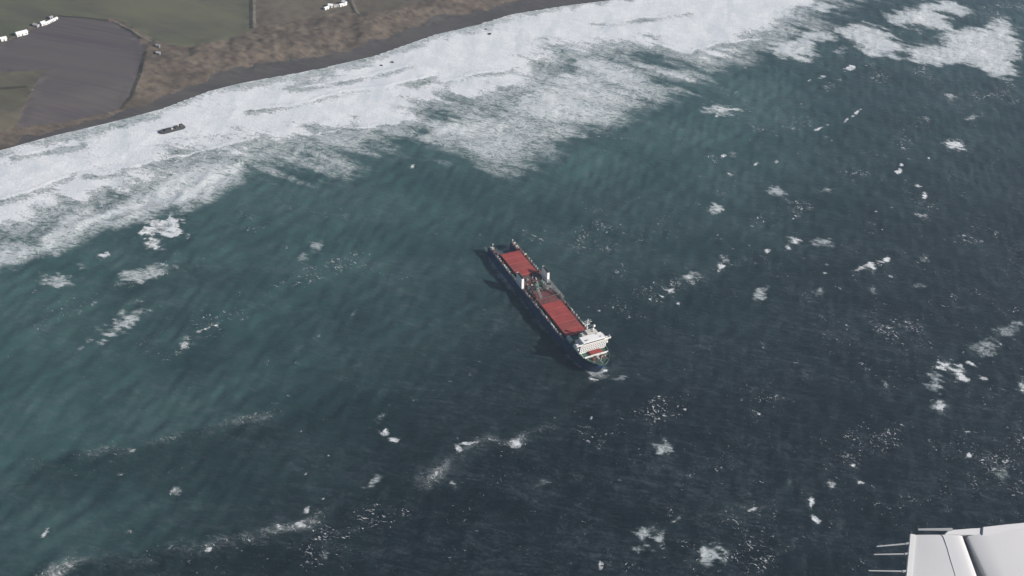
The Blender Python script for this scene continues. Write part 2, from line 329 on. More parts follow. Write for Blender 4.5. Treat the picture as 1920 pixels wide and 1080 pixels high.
# whitecaps and foam patches: x, y, half length, half width, tilt, strength, lace
caps = [(288, 455, 14, 12, 0, .85, .6), (196, 478, 17, 9, 5, 1.0, .4), (155, 497, 8, 11, 20, .55, .5), (290, 515, 50, 8, 15, .6, .8), (255, 522, 26, 10, 5, .5, .8), (115, 528, 34, 8, 5, .42, .8), (85, 515, 10, 5, 0, .5, .5),
        (222, 612, 46, 15, 33, .50, .9), (190, 640, 14, 9, 35, .35, .8), (150, 655, 14, 4, 40, .3, .8), (390, 617, 24, 2.6, 22, .95, .3), (405, 612, 8, 3, 20, 1, 0), (345, 648, 14, 6, 45, .65, .5), (63, 547, 7, 3, 25, .9, 0), (170, 575, 26, 3, 30, .45, .4), (310, 567, 14, 4, 25, .4, .5),
        (425, 790, 10, 3, 35, .75, .2), (160, 851, 18, 2.6, 18, .8, .3), (198, 842, 10, 3, 8, .85, .2), (245, 845, 10, 5, 0, .6, .3), (208, 866, 6, 4, 40, .6, .2), (230, 892, 8, 4, 0, .6, .3), (325, 920, 12, 5, 15, .6, .5), (85, 1000, 13, 6, 45, .85, .3), (245, 997, 7, 4, 10, .55, .3), (320, 1030, 16, 3, 30, .7, .3), (430, 1012, 9, 3, 35, .9, .2), (390, 1034, 6, 3, 10, .8, 0),
        (562, 985, 8, 6, 40, .85, .3), (522, 992, 5, 9, -20, .8, .2), (575, 960, 10, 4, 48, .8, .2), (605, 938, 10, 4, 48, .8, .2), (610, 1030, 5, 13, 0, .4, .4),
        (888, 834, 30, 3.2, 5, 1.05, .2), (860, 845, 9, 7, 40, 1.0, .2), (925, 831, 9, 3, 0, .9, .1), (966, 833, 11, 9, 20, .95, .3), (722, 808, 10, 7, 10, .95, .4), (745, 824, 14, 5, 5, .85, .4), (693, 800, 4, 3, 20, 1, 0), (712, 785, 12, 8, 40, .4, .5), (715, 860, 9, 4, 0, .6, .3), (817, 888, 4, 8, -15, .85, .2), (768, 893, 7, 4, 0, .6, .2), (846, 908, 9, 4, 0, .6, .3), (695, 905, 18, 7, 40, .35, .7), (574, 889, 5, 4, 60, .85, .1), (617, 854, 3, 5, 0, .7, 0),
        (1041, 785, 5, 4, 0, 1, .1), (1108, 785, 4, 4, 0, .8, .1), (1103, 827, 4, 4, 0, .95, .1), (1125, 842, 7, 4, -35, .7, .2), (1010, 860, 9, 3, 25, .6, .2), (1020, 905, 12, 6, 40, .45, .4), (1003, 940, 9, 4, 20, .5, .3), (1103, 932, 6, 3, -30, .6, .1),
        (1212, 996, 22, 10, 0, .66, .9), (1235, 1010, 14, 10, -30, .42, .8), (1207, 1030, 18, 9, 0, .42, .9), (1202, 1010, 7, 5, 0, .7, .5), (1330, 1042, 16, 15, 20, .36, 1.0), (1410, 957, 13, 4, 0, 1, .2), (1400, 950, 4, 8, 0, .7, .2), (1360, 917, 3, 4, 0, 1, 0), (1270, 975, 20, 3, 38, .65, .3), (1305, 962, 12, 3, 15, .6, .2), (1330, 947, 12, 4, 0, .5, .2), (1126, 1066, 4, 10, 5, .95, .1), (1072, 1055, 8, 3, 10, .7, .1), (1243, 925, 5, 3, 0, .5, 0), (1285, 768, 4, 3, 0, .9, 0), (1240, 840, 14, 8, -15, .28, .8),
        (1521, 945, 4, 9, 0, .95, .3), (1530, 975, 9, 4, -40, .9, .2), (1610, 905, 10, 5, -20, .8, .2), (1600, 873, 4, 4, 0, .95, .1), (1558, 910, 8, 8, 30, .6, .3), (1636, 850, 4, 5, 0, .85, .2), (1480, 908, 6, 10, 10, .35, .5), (1520, 845, 7, 6, -20, .5, .2), (1484, 813, 6, 4, 0, .6, .1), (1817, 852, 4, 6, 0, .95, .2), (1880, 885, 10, 12, 30, .35, .5),
        (1825, 683, 14, 7, 10, .95, .4), (1755, 715, 14, 14, 0, .42, .9), (1806, 660, 4, 3, 0, 1, 0), (1762, 760, 16, 8, -35, .85, .6), (1842, 710, 9, 3, -20, .9, 0), (1918, 725, 14, 13, 0, .85, .7), (1660, 720, 6, 9, 0, .6, .2), (1600, 715, 8, 5, 0, .5, .2), (1710, 738, 8, 10, 0, .35, .5), (1890, 620, 24, 9, 20, .5, .6), (1850, 650, 22, 12, 0, .3, .6),
        (1350, 207, 30, 8, 4, .75, .8), (1343, 218, 9, 6, 20, .95, .3), (1380, 203, 9, 5, 0, .85, .3), (1535, 242, 20, 2.6, 18, 1.05, .2), (1605, 213, 12, 3, 45, .95, .2), (1585, 228, 9, 3, 45, .8, .2), (1550, 257, 9, 3, 20, .65, .2), (1558, 264, 5, 4, 0, .9, .1), (1593, 130, 10, 6, 10, .95, .2), (1577, 150, 14, 4, -10, .65, .4), (1517, 152, 5, 4, 0, .85, .1), (1540, 145, 9, 3, 15, .8, .1), (1395, 127, 10, 3, -10, .95, .1), (1548, 162, 14, 5, -5, .45, .5), (1570, 95, 14, 5, 10, .6, .5), (1660, 107, 12, 4, 0, .5, .5),
        (1790, 270, 22, 9, -5, .95, .6), (1782, 182, 11, 9, 25, .65, .6), (1740, 222, 10, 6, 0, .6, .4), (1825, 220, 20, 4, 10, .6, .4), (1673, 215, 6, 3, 0, .6, .2), (1685, 323, 5, 6, 60, .95, .2), (1700, 335, 5, 7, 50, .85, .2), (1722, 348, 10, 5, 0, .85, .4), (1735, 367, 6, 5, 0, .95, .3), (1690, 310, 4, 4, 0, .9, .1), (1742, 296, 5, 4, 40, .9, .1), (1703, 299, 5, 3, 10, .7, 0), (1643, 397, 4, 3, 0, .85, 0), (1672, 390, 5, 3, 20, .6, 0), (1730, 405, 16, 4, -15, .7, .3), (1815, 405, 6, 5, 0, .8, .2), (1625, 325, 3, 3, 0, .9, 0),
        (1355, 292, 6, 4, 10, 1.0, .1), (1374, 288, 7, 5, 0, .5, .4), (1415, 308, 9, 3, 20, .75, .1), (1455, 305, 9, 4, 50, .75, .2), (1370, 327, 6, 4, 0, .7, .3), (1460, 360, 14, 7, 0, .6, .9), (1550, 357, 13, 4, 0, .6, .4), (1475, 375, 9, 3, 0, .6, .3), (1342, 391, 11, 8, 0, .4, .9), (1313, 330, 4, 3, 0, .8, 0), (1487, 410, 4, 3, 0, .95, 0), (1412, 425, 5, 3, 0, .7, 0), (1490, 434, 8, 5, 0, .85, .4), (1490, 450, 10, 5, 0, .9, .5), (1478, 465, 7, 4, -20, .95, .2), (1440, 473, 8, 5, -20, .95, .3), (1548, 452, 18, 7, 0, .65, .7), (1404, 460, 4, 3, 0, .9, 0), (1376, 467, 9, 3, 25, .7, .2), (1350, 505, 7, 8, 0, 1.0, .4), (1358, 485, 6, 9, 40, .6, .3), (1290, 522, 15, 10, 30, .7, .8), (1258, 546, 12, 6, 0, .85, .4), (1272, 569, 5, 3, 0, .9, .1), (1505, 485, 9, 4, 0, .65, .3),
        (1632, 500, 16, 6, 10, 1.0, .4), (1660, 490, 10, 4, 25, .9, .3), (1610, 508, 10, 5, 15, .7, .3), (1735, 485, 10, 9, 40, .65, .5), (1733, 506, 5, 6, 0, .8, .2), (1668, 518, 8, 3, 0, .85, .2), (1520, 516, 4, 4, 0, .95, .1), (1545, 513, 6, 4, 0, .8, .1), (1550, 497, 5, 5, 0, .6, .1), (1635, 543, 8, 7, 0, .5, .5), (1720, 536, 12, 4, -10, .5, .4), (1425, 553, 12, 10, 0, .35, .8), (1530, 555, 12, 8, 20, .35, .6),
        (1131, 696, 13, 4, 22, .9, .5), (1112, 709, 15, 2.5, -3, .85, .5), (1165, 707, 18, 3, 12, .6, .6), (1140, 703, 10, 3, 0, .4, .6), (1123, 584, 3, 4, -30, .9, 0), (1148, 577, 4, 3, 50, .9, 0), (1100, 577, 6, 3, 0, .5, .2), (1150, 458, 9, 3, 0, .75, .3), (1143, 467, 9, 5, 0, .4, .5), (1165, 421, 8, 3, 0, .8, .1), (1139, 434, 4, 3, 0, .8, 0), (903, 428, 3, 3, 0, .95, 0), (830, 390, 3, 3, 0, .75, 0), (773, 313, 4, 3, 20, .85, 0), (832, 327, 5, 3, 0, .7, .2), (1013, 449, 4, 3, 0, .7, .1), (545, 393, 4, 6, -30, .55, .3), (587, 391, 3, 3, 0, .85, .1), (590, 458, 8, 9, 40, .5, .6), (567, 480, 8, 7, 40, .45, .6), (537, 463, 3, 4, 0, .8, .1), (650, 410, 8, 6, 0, .15, .4), (660, 590, 8, 3, 30, .5, .3), (515, 756, 5, 3, 40, .9, .1), (540, 743, 4, 3, 0, .85, 0), (480, 778, 7, 2.5, 38, .7, .1), (566, 808, 3, 3, 0, .8, 0), (640, 812, 6, 2.5, 25, .7, .1), (880, 704, 5, 3, 10, .7, .1), (845, 715, 4, 3, 0, .5, .1), (740, 640, 8, 3, 30, .3, .3), (600, 630, 9, 3, 28, .4, .3), (560, 655, 7, 3, 30, .35, .3), (1430, 650, 4, 3, 0, .7, 0), (1557, 660, 4, 6, 30, .6, .2), (1620, 665, 5, 8, 30, .4, .3)]
CapF = np.zeros_like(X); CapW = np.zeros_like(X)
for px, py, rx, ry, an, st, lc in caps:
    stamp(CapF, px, py, max(rx*1.08, 2.7), max(ry*1.05, 2.1), an, 1.25, st*.80, 1.0)
    if lc > 0: stamp(CapW, px, py, rx*1.2+2, ry*1.3+2, an, 1.2, lc*.72)
big = [gl([(1706, 92), (1740, 88), (1770, 84), (1790, 62), (1760, 48), (1722, 42), (1702, 30), (1706, 16), (1740, 9), (1790, 6), (1800, 18), (1814, 25), (1790, 24), (1750, 20), (1768, 36), (1790, 52), (1830, 58), (1860, 50), (1882, 44), (1904, 82), (1908, 102), (1885, 108), (1902, 138), (1868, 140), (1838, 124), (1810, 114), (1760, 116), (1712, 108)]),
       gl([(1575, 58), (1600, 50), (1640, 52), (1665, 72), (1690, 88), (1665, 100), (1635, 98), (1612, 78)]),
       gl([(1440, 92), (1470, 82), (1505, 70), (1545, 60), (1552, 70), (1520, 78), (1518, 104), (1490, 106), (1462, 100)]),
       gl([(1672, 30), (1690, 25), (1706, 32), (1704, 44), (1670, 44)]), gl([(1830, 58), (1850, 48), (1888, 40), (1886, 46), (1850, 58)]), gl([(1506, 28), (1535, 10), (1563, 12), (1525, 22)])]
for g in (gl([(1747, 690), (1750, 677), (1765, 672), (1775, 667), (1787, 671), (1792, 680), (1800, 677), (1808, 682), (1815, 680), (1818, 672), (1830, 673), (1834, 685), (1825, 691), (1815, 689), (1823, 700), (1829, 716), (1822, 725), (1808, 719), (1795, 721), (1785, 716), (1778, 704), (1770, 699), (1758, 697)]),
          gl([(257, 427), (275, 412), (300, 408), (316, 401), (345, 405), (352, 412), (345, 425), (348, 436), (338, 447), (318, 445), (300, 443), (303, 460), (290, 471), (280, 465), (280, 448), (265, 445), (256, 436)])):
    s_ = poly_sd(X, Y, g, True)-2.5+wb*12+streak2*14; CapF = np.maximum(CapF, ss(-3, 4, s_)*(.34+.72*fbm(U/10, V/3.2, 64, 3))); CapW = np.maximum(CapW, ss(-5, 3, s_)*.34)
for k, g in enumerate(big):
    s_ = poly_sd(X, Y, g, True)+wb*20+streak*28+streak2*12
    CapF = np.maximum(CapF, ss(-16, 26, s_)*(.66 if k in (0, 2) else .56)*(.55+.8*fbm(U/26, V/12, 61, 4))); CapW = np.maximum(CapW, ss(-20, 8, s_)*.85)
# swell, short-crested and running up the beach; wind sea on top
kd = math.radians(132); Z = np.zeros_like(X); crest = np.zeros_like(X)
fade = ss(-8, 25, off)*(np.hypot(X-80, Y-900) < 1500)
for i in range(11):
    L = 34+i*7.5; an = kd+rng.normal(0, .22); ph = rng.uniform(0, 6.28); kx, ky = math.cos(an)*2*math.pi/L, math.sin(an)*2*math.pi/L
    am = .30*(L/60)**.8; Z += am*np.sin(kx*X+ky*Y+ph+wa*2.2)
crest = Z.copy()
for i in range(14):
    L = rng.uniform(7.5, 22); an = WIND+rng.normal(0, .55); ph = rng.uniform(0, 6.28); kx, ky = math.cos(an)*2*math.pi/L, math.sin(an)*2*math.pi/L
    Z += .012*L*np.sin(kx*X+ky*Y+ph+wb*3)
Z *= .50*fade*(1-.75*np.clip(CapF*1.3, 0, 1))*(1-.86*np.clip(surf*1.3, 0, 1))*(1-.5*ss(-10, 30, lp))
# long swell fronts: a steep ridge, shade painted on the seaward side, spilling flecks along the top
FRONTS = [([(-40, 1100), (60, 1072), (170, 1044), (330, 1024), (430, 1010), (505, 996), (565, 972), (612, 932), (650, 880)], 1.0), ([(-60, 900), (60, 872), (150, 850), (210, 840), (262, 834), (370, 808), (430, 788), (490, 775), (525, 752), (565, 725)], .8),
          ([(250, 690), (320, 652), (360, 622), (420, 607), (465, 600)], .6), ([(690, 930), (780, 905), (835, 868), (862, 846), (885, 832), (925, 829), (966, 830), (1025, 800), (1110, 780)], 1.0), ([(545, 668), (600, 622), (655, 562), (700, 520)], .5),
          ([(1180, 1010), (1270, 976), (1320, 950), (1400, 945), (1500, 900), (1580, 880)], .6), ([(1225, 560), (1290, 520), (1350, 500), (1400, 470), (1460, 455)], .6), ([(1560, 530), (1632, 500), (1700, 482), (1790, 470)], .6), ([(1510, 262), (1540, 243), (1590, 230), (1612, 208), (1660, 190)], .5),
          ([(1490, 170), (1560, 148), (1600, 128), (1660, 112)], .5), ([(130, 560), (230, 522), (300, 512), (360, 490), (420, 470)], .6), ([(700, 815), (730, 780), (800, 740), (880, 705)], .5), ([(1640, 330), (1700, 300), (1790, 268)], .4)]
KL = np.zeros_like(X); front_shade = np.zeros_like(X)
for k, (pl, am_) in enumerate(FRONTS):
    g = gl(pl); s_ = poly_sd(X, Y, g)+wb*14+wa*10; ends = poly_sd(X, Y, g)
    tl = np.hypot(X-g[0][0], Y-g[0][1]); tr_ = np.hypot(X-g[-1][0], Y-g[-1][1]); taper = ss(4, 45, tl)*ss(4, 45, tr_)*(np.abs(ends) < 80)
    Z += taper*am_*2.1*(np.exp(-np.clip(s_, 0, None)**2/(2*13**2))*(s_ >= 0)+np.exp(-s_**2/(2*7**2))*(s_ < 0))
    KL = np.maximum(KL, taper*am_*np.exp(-(s_+2)**2/(2*5.5**2))*(.35+.9*vnoise(U/19, V/19, 120+k)))
    front_shade = np.maximum(front_shade, taper*am_*ss(3, -4, s_)*ss(-62, -8, s_))
# scattered small breakers cluster on the crests
rightness = ss(-150, 330, X-.25*(Y-700)); clus = fbm(X/75, Y/75, 41, 3)
K = (.24+.22*rightness+.46*ss(.30, 1.0, .34*np.clip(crest+.25, -.6, 1.6)+1.9*(clus-.42)+.10*rightness))*(.30+1.25*vnoise(X/13, Y/13, 46)*(.35+vnoise(X/31, Y/31, 48)))*(off > 25)*ss(20, -10, e)*(np.abs(X) < 1400)
F = np.maximum(F, CapF); W = np.maximum(W, CapW)
K = np.maximum(K, np.clip(KL*.95, 0, 1)*(off > 25)); F = np.maximum(F, .40*ss(.62, 1.05, KL)); W = np.maximum(W, .30*np.clip(KL, 0, 1))
W = np.maximum(W, ss(.56, .74, clus*.55+fbm(U/22, V/6, 47, 3)*.45+.04*rightness)*.17*(e < 0))
# green turbid water near the beach
oe = off-70*ss(20, -260, X)-45*ss(60, 200, X); T = ss(545, 180, oe)*(1-.60*ss(120, 400, X))+.10*ss(90, 20, off)
T = np.clip(T*(.62+.76*fbm(X/120, Y/120, 52, 4))+.22*T*(fbm(U/60, V/24, 53, 3)-.5), 0, 1)
T = T*(1-.68*front_shade)+.10*np.clip(KL, 0, 1)+.24*ss(0, 1, rightness)*ss(500, 1300, Y)*fbm(U/50, V/20, 58, 3); T = np.clip(np.maximum(T, .8*CapW), 0, 1)  # seaward shade of the swell fronts is painted into the water colour
hs_ = np.array([(-1, -13), (120, -13), (140, -11), (152, -5), (156, 0), (152, 5), (140, 11), (120, 13), (-1, 13)])
hp = np.array([-14.5, 756.4])+hs_[:, :1]*np.array([.577, -.817])+hs_[:, 1:]*np.array([.817, .577]); hd = poly_sd(X, Y, hp, True)
W = np.maximum(W, .50*ss(-7, -1, hd+wb*9)*fbm(U/14, V/14, 140, 3)*1.4)
F = np.clip(F, 0, 1); W = np.clip(W, 0, 1)
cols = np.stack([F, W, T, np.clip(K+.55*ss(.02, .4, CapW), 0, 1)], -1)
# water lies under the land
cell_in = np.minimum.reduce([d_in[:-1, :-1], d_in[1:, :-1], d_in[:-1, 1:], d_in[1:, 1:]])
Z = np.where(d_in > 0, -.02*np.clip(d_in, 0, 60), Z) + .35*bore*fade
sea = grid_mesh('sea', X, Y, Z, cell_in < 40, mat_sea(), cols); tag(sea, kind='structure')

# ---------------------------------------------------------------- the land, cut into beach, dunes and fields
xs = axis(-700, 330, 2.0, 6500); ys = axis(770, 1560, 2.0, 6500)
LX, LY = np.meshgrid(xs, ys); D = inland(LX, LY)
lw = fbm(LX/26, LY/26, 80, 5)-.5; lf = fbm(LX/7, LY/7, 85, 4)-.5
plough = gl([(112, 42), (150, 44), (215, 50), (258, 80), (276, 106), (270, 128), (263, 152), (247, 186), (226, 206), (190, 216), (120, 231), (30, 243), (58, 190), (86, 142), (0, 146), (-90, 150), (-60, 130), (0, 96), (60, 66)])
pasture = gl([(130, 42), (226, 46), (300, 92), (350, 99), (420, 84), (470, 68), (473, 30), (473, -60), (100, -90), (-200, 30), (-100, 110), (0, 94), (50, 66), (100, 42)])
lowpast = gl([(-200, 150), (0, 147), (82, 144), (56, 190), (28, 243), (0, 252), (-300, 330)])
brown = gl([(478, -60), (480, 62), (540, 52), (610, 36), (668, 34), (740, 30), (820, 8), (860, -40), (840, -90)])
sdp = [poly_sd(LX, LY, g, True) for g in (plough, pasture, lowpast, brown)]
fieldness = np.maximum.reduce([ss(-6, 12, s_) for s_ in sdp])
hump = ((fbm(LX/18, LY/18, 88, 4)-.42)*4.2+2.2*(fbm(LX/6.5, LY/6.5, 89, 3)-.5))*ss(8, 30, D)*(1-fieldness)*ss(260, 130, D)
LZ = np.where(D > 0, 4.2*ss(0, 55, D)+2*ss(20, 60, D), D*.12) + hump + .25*lf*ss(20, 40, D)
def cellmin(a): return np.minimum.reduce([a[:-1, :-1], a[1:, :-1], a[:-1, 1:], a[1:, 1:]])
cD = (D[:-1, :-1]+D[1:, 1:])/2; cw_ = (lw[:-1, :-1]+lw[1:, 1:])/2
cs = [(s_[:-1, :-1]+s_[1:, 1:])/2 for s_ in sdp]
land = cD > -14
bx = (LX[:-1, :-1]+LX[1:, 1:])/2; beachm = land & (cD < 9+15*ss(-420, -270, bx)+cw_*26); rest = land & ~beachm
masks = {}
for nm, s_, sl_ in (('ploughed_field', cs[0], 3), ('green_pasture', cs[1], 6), ('shore_pasture', cs[2], 6), ('stubble_field', cs[3], 9)):
    mk = rest & (s_ > cw_*sl_); masks[nm] = mk; rest = rest & ~mk
ROTF = math.radians(-62)
for nm, mk, mt in (('beach', beachm, mat_ground('wet_dark_sand', (.060, .056, .058), (.080, .074, .073), (.10, .090, .082), .03, .2, math.radians(-43), (.3, 1, 1), .3)),
                   ('dunes', rest, mat_ground('dune_grass_and_sand', (.100, .080, .064), (.165, .132, .104), (.050, .044, .042), .05, .17, 0.4, (.6, 1, 1), 1.8)),
                   ('ploughed_field', masks['ploughed_field'], mat_ground('ploughed_soil', (.068, .057, .068), (.100, .085, .092), (.108, .096, .090), .009, .05, ROTF, (.16, 1, 1), .3, .8)),
                   ('green_pasture', masks['green_pasture'], mat_ground('pasture_grass', (.072, .082, .054), (.125, .124, .082), (.080, .074, .068), .008, .035, math.radians(-30), (.4, 1, 1), .3)),
                   ('shore_pasture', masks['shore_pasture'], mat_ground('rough_shore_grass', (.084, .082, .058), (.125, .112, .080), (.088, .076, .066), .016, .09, math.radians(-20), (.4, 1, 1), .4)),
                   ('stubble_field', masks['stubble_field'], mat_ground('brown_stubble', (.105, .092, .070), (.145, .122, .094), (.078, .068, .062), .012, .10, 0, (1, 1, 1), .4))):
    o = grid_mesh(nm, LX, LY, LZ, mk, mt); tag(o, kind='structure')
def land_z(x, y):
    i = np.clip(np.searchsorted(ys, y)-1, 0, len(ys)-2); j = np.clip(np.searchsorted(xs, x)-1, 0, len(xs)-2)
    fy = (y-ys[i])/(ys[i+1]-ys[i]); fx = (x-xs[j])/(xs[j+1]-xs[j])
    return float(LZ[i, j]*(1-fx)*(1-fy)+LZ[i, j+1]*fx*(1-fy)+LZ[i+1, j]*(1-fx)*fy+LZ[i+1, j+1]*fx*fy)
def ribbon(name, pts, wd, mt, lift=.3):
    P = gl(pts); out = []
    for i in range(len(P)-1):
        n = max(2, int(np.linalg.norm(P[i+1]-P[i])/4))
        for k in range(n): out.append(P[i]+(P[i+1]-P[i])*k/n)
    out.append(P[-1]); out = np.array(out); tn = np.gradient(out, axis=0); tn /= np.linalg.norm(tn, axis=1)[:, None]
    mb = MB(); vs = []; fs = []
    for k, (p, t) in enumerate(zip(out, tn)):
        jt = wd*(.8+.4*random.random())
        for s_ in (-.5, .5):
            q = p+np.array([-t[1], t[0]])*s_*jt; vs.append((q[0], q[1], land_z(q[0], q[1])+lift))
        if k: fs.append((2*k-2, 2*k, 2*k+1, 2*k-1))
    o = mb.add(vs, fs).build(name, mt); tag(o, kind='structure'); return o
m_track = mat_ground('pale_track', (.15, .135, .11), (.19, .17, .14), (.12, .105, .085), .05, .3)
m_ditch = mat_ground('dark_verge', (.045, .045, .036), (.065, .06, .048), (.05, .045, .04), .05, .3)
ribbon('farm_track', [(215, 50), (240, 62), (262, 76), (290, 90), (300, 97)], 3.0, m_track)
ribbon('farm_track', [(476, -30), (477, 30), (477, 64)], 3.2, m_track)
ribbon('farm_track', [(652, -20), (660, 12), (668, 30), (674, 38)], 3.0, m_track)
ribbon('ditch', [(470, -30), (471, 30), (472, 64)], 3.5, m_ditch)
ribbon('ditch', [(645, -20), (654, 12), (664, 34)], 2.6, m_ditch)
ribbon('ditch', [(-40, 180), (0, 178), (52, 174)], 3.4, m_ditch)
ribbon('ditch', [(110, 41), (150, 44), (205, 49)], 2.8, m_ditch)
ribbon('ditch', [(274, 108), (268, 130), (262, 152), (246, 187), (226, 206)], 3.2, m_ditch)
ribbon('ditch', [(222, 54), (246, 70), (264, 82)], 2.4, m_ditch)

# ---------------------------------------------------------------- farm buildings
m_white = paint('white_wall', (.80, .80, .78), .7, .06, .3); m_wroof = paint('white_roof', (.78, .79, .80), .5, .08, .4)
m_groof = paint('grey_roof', (.36, .35, .35), .7, .2, .4); m_rroof = paint('red_tile_roof', (.30, .13, .10), .7, .25, .5); m_dark = paint('dark_timber', (.06, .055, .06), .8, .2, .4)
m_glass = paint('dark_glass', (.03, .04, .05), .15, .2, .5, spec=.6); m_grey = paint('grey_wall', (.42, .41, .40), .8, .1, .4)
def building(px, py, l, wd, h, rz, wall, roof, label, name='farm_building', group=None, rise=.32, cat='building'):
    x, y = ground(px, py); r = empty(name, (x, y, land_z(x, y)-.3), rz, label=label, cat=cat, group=group)
    MB().box(-l/2, l/2, -wd/2, wd/2, 0, h).build('wall', wall, r)
    rh = wd*rise; ov = .35
    mb = MB(); vs = []
    for sx in (-l/2-ov, l/2+ov):
        vs += [(sx, -wd/2-ov, h+.02), (sx, 0, h+rh), (sx, wd/2+ov, h+.02), (sx, -wd/2-ov, h+.26), (sx, 0, h+rh+.24), (sx, wd/2+ov, h+.26)]
    mb.add(vs, [(0, 1, 7, 6), (1, 2, 8, 7), (3, 9, 10, 4), (4, 10, 11, 5), (0, 6, 9, 3), (2, 5, 11, 8), (0, 3, 4, 1), (1, 4, 5, 2), (6, 7, 10, 9), (7, 8, 11, 10)]).build('roof', roof, r)
    for s_ in (-1, 1):
        x_ = s_*(l/2-.06); x2 = x_-s_*.2
        MB().add([(x_, -wd/2, h), (x_, wd/2, h), (x_, 0, h+rh), (x2, -wd/2, h), (x2, wd/2, h), (x2, 0, h+rh)], [(0, 1, 2), (3, 5, 4), (0, 2, 5, 3), (2, 1, 4, 5)]).build('gable', wall, r)
    MB().box(-.5, .5, -wd/2-.06, -wd/2+.02, .1, 2.1).build('door', m_dark, r)
    k = max(1, int(l/3.2)); me = MB().box(-.5, .5, -.05, .03, -.5, .5).mesh('window', m_glass)
    for i in range(k):
        xx = -l/2+(i+.5)*l/k
        if abs(xx) > 1.1: inst('window', me, r, (xx, -wd/2, h*.6))
        inst('window', me, r, (xx, wd/2+.02, h*.6))
    return r
g1 = 'white farm buildings along the top edge of the ploughed field'; g2 = 'white cottages above the dunes'
TH = math.radians(62)
building(8, 86, 5.5, 4, 2.6, math.radians(48), m_white, m_wroof, 'small white building at the left end of the row above the ploughed field', group=g1)
building(42, 76, 11, 4.6, 2.8, math.radians(52), m_white, m_wroof, 'broad bright white barn on the edge of the ploughed field', group=g1, cat='barn')
building(69.5, 60, 5, 3.6, 2.2, math.radians(-10), m_grey, m_groof, 'grey shed between the broad barn and the white cottage', group=g1)
building(81.5, 57, 4.8, 4, 2.8, TH, m_white, m_wroof, 'white cottage just below the end of the long narrow barn', group=g1)
building(97.5, 51.5, 15.5, 2.6, 2.0, math.radians(70), m_white, m_wroof, 'long narrow white barn at the top corner of the ploughed field', group=g1, cat='barn')
building(97, 46, 3.2, 2.6, 2.0, TH, m_grey, m_groof, 'tiny grey shed behind the long narrow white barn', name='shed', group=g1, cat='shed')
building(611, 27, 5.5, 3, 2.2, math.radians(58), m_white, m_wroof, 'low white cottage at the left end of the row above the dunes', group=g2)
building(619, 23, 5, 4, 2.8, math.radians(15), m_white, m_wroof, 'second white cottage from the left above the dunes', group=g2)
building(631, 22, 7, 2.4, 2.0, math.radians(42), m_white, m_groof, 'long low white house with grey roof in the middle of the dune row', group=g2)
building(639.5, 21, 5.5, 3, 2.3, math.radians(50), m_white, m_wroof, 'small white cottage beside the tall house near the ditch', group=g2)
building(645, 18.5, 4.6, 4, 3.6, math.radians(-30), m_white, m_wroof, 'tall white house at the right end of the row above the dunes', group=g2)
m_hut = paint('weathered_grey_hut', (.22, .22, .215), .8, .15, .5)
building(297, 100, 3.6, 3, 2.2, 0, m_hut, m_hut, 'tiny pale hut at the end of the farm track', name='hut', group='huts at the end of the track', cat='hut')
building(298, 113, 3.6, 3, 2.2, 0, m_hut, m_groof, 'tiny grey hut on the dunes below the pale hut', name='hut', group='huts at the end of the track', cat='hut')
building(177, 3, 11, 7, 4, math.radians(40), m_white, m_rroof, 'pale farmhouse with a reddish roof at the top edge of the pasture', name='farmhouse', cat='house')
building(163, 4, 14, 9, 4.5, math.radians(70), m_dark, m_dark, 'dark barn beside the farmhouse with the reddish roof', name='dark_barn', cat='barn')

# ---------------------------------------------------------------- the ship: x runs forward from the stern, y to port, z = 0 at the water
m_blue = paint('blue_hull', (.018, .048, .12), .45, .22, .12, .25); m_boot = paint('antifouling_red', (.14, .03, .025), .6, .2, .2, .4)
m_hatch = paint('red_hatch_paint', (.29, .050, .044), .6, .16, .10, .18); m_hatch2 = paint('worn_red_hatch_paint', (.25, .054, .047), .65, .18, .12, .3)
m_maroon = paint('maroon_deck', (.135, .042, .042), .7, .3, .3, .4); m_walk = paint('shadow_dark_walkway', (.030, .026, .028), .8, .3, .4, .4)  # walkway paint darkened to carry the shadow beside the hatch covers
m_side = paint('weathered_side_deck', (.12, .085, .08), .75, .35, .5, .4); m_cream = paint('cream_paint', (.52, .50, .46), .55, .1, .5, .1)
m_swhite = paint('ship_white', (.80, .79, .78), .5, .05, .4, .03); m_gdeck = paint('green_deck', (.045, .10, .075), .75, .3, .3, .3); m_green = paint('machinery_green', (.12, .19, .155), .6, .25, .6, .2)
m_lgrey = paint('light_grey_steel', (.36, .37, .36), .6, .2, .8, .2); m_teal = paint('pale_teal_paint', (.36, .46, .45), .6, .1, .6); m_black = paint('soot_black', (.02, .02, .022), .8, .2, .5); m_rust = paint('rusty_red_steel', (.16, .06, .045), .8, .3, .8, .5)
u = np.array([.577, -.817]); SO = np.array([-14.5, 756.4])
ship = empty('cargo_ship', (SO[0], SO[1], 0), math.atan2(u[1], u[0]), label='cargo ship with blue hull and red hatch covers drifting in the green sea', cat='ship')
ZD, ZF = 7.6, 10.8
def hb(s):  # half breadth at deck
    pts = [(0, 12.6), (14, 13), (130, 13), (140, 12.6), (146, 11.5), (150.5, 9.6), (154, 7), (156.6, 4), (158.4, .5)]
    return float(np.interp(s, *zip(*pts)))
ST = [12, 30, 60, 90, 110, 122, 130, 136, 141, 145, 148, 150.5, 152.5, 154, 155.5, 156.6, 157.6, 158.4]
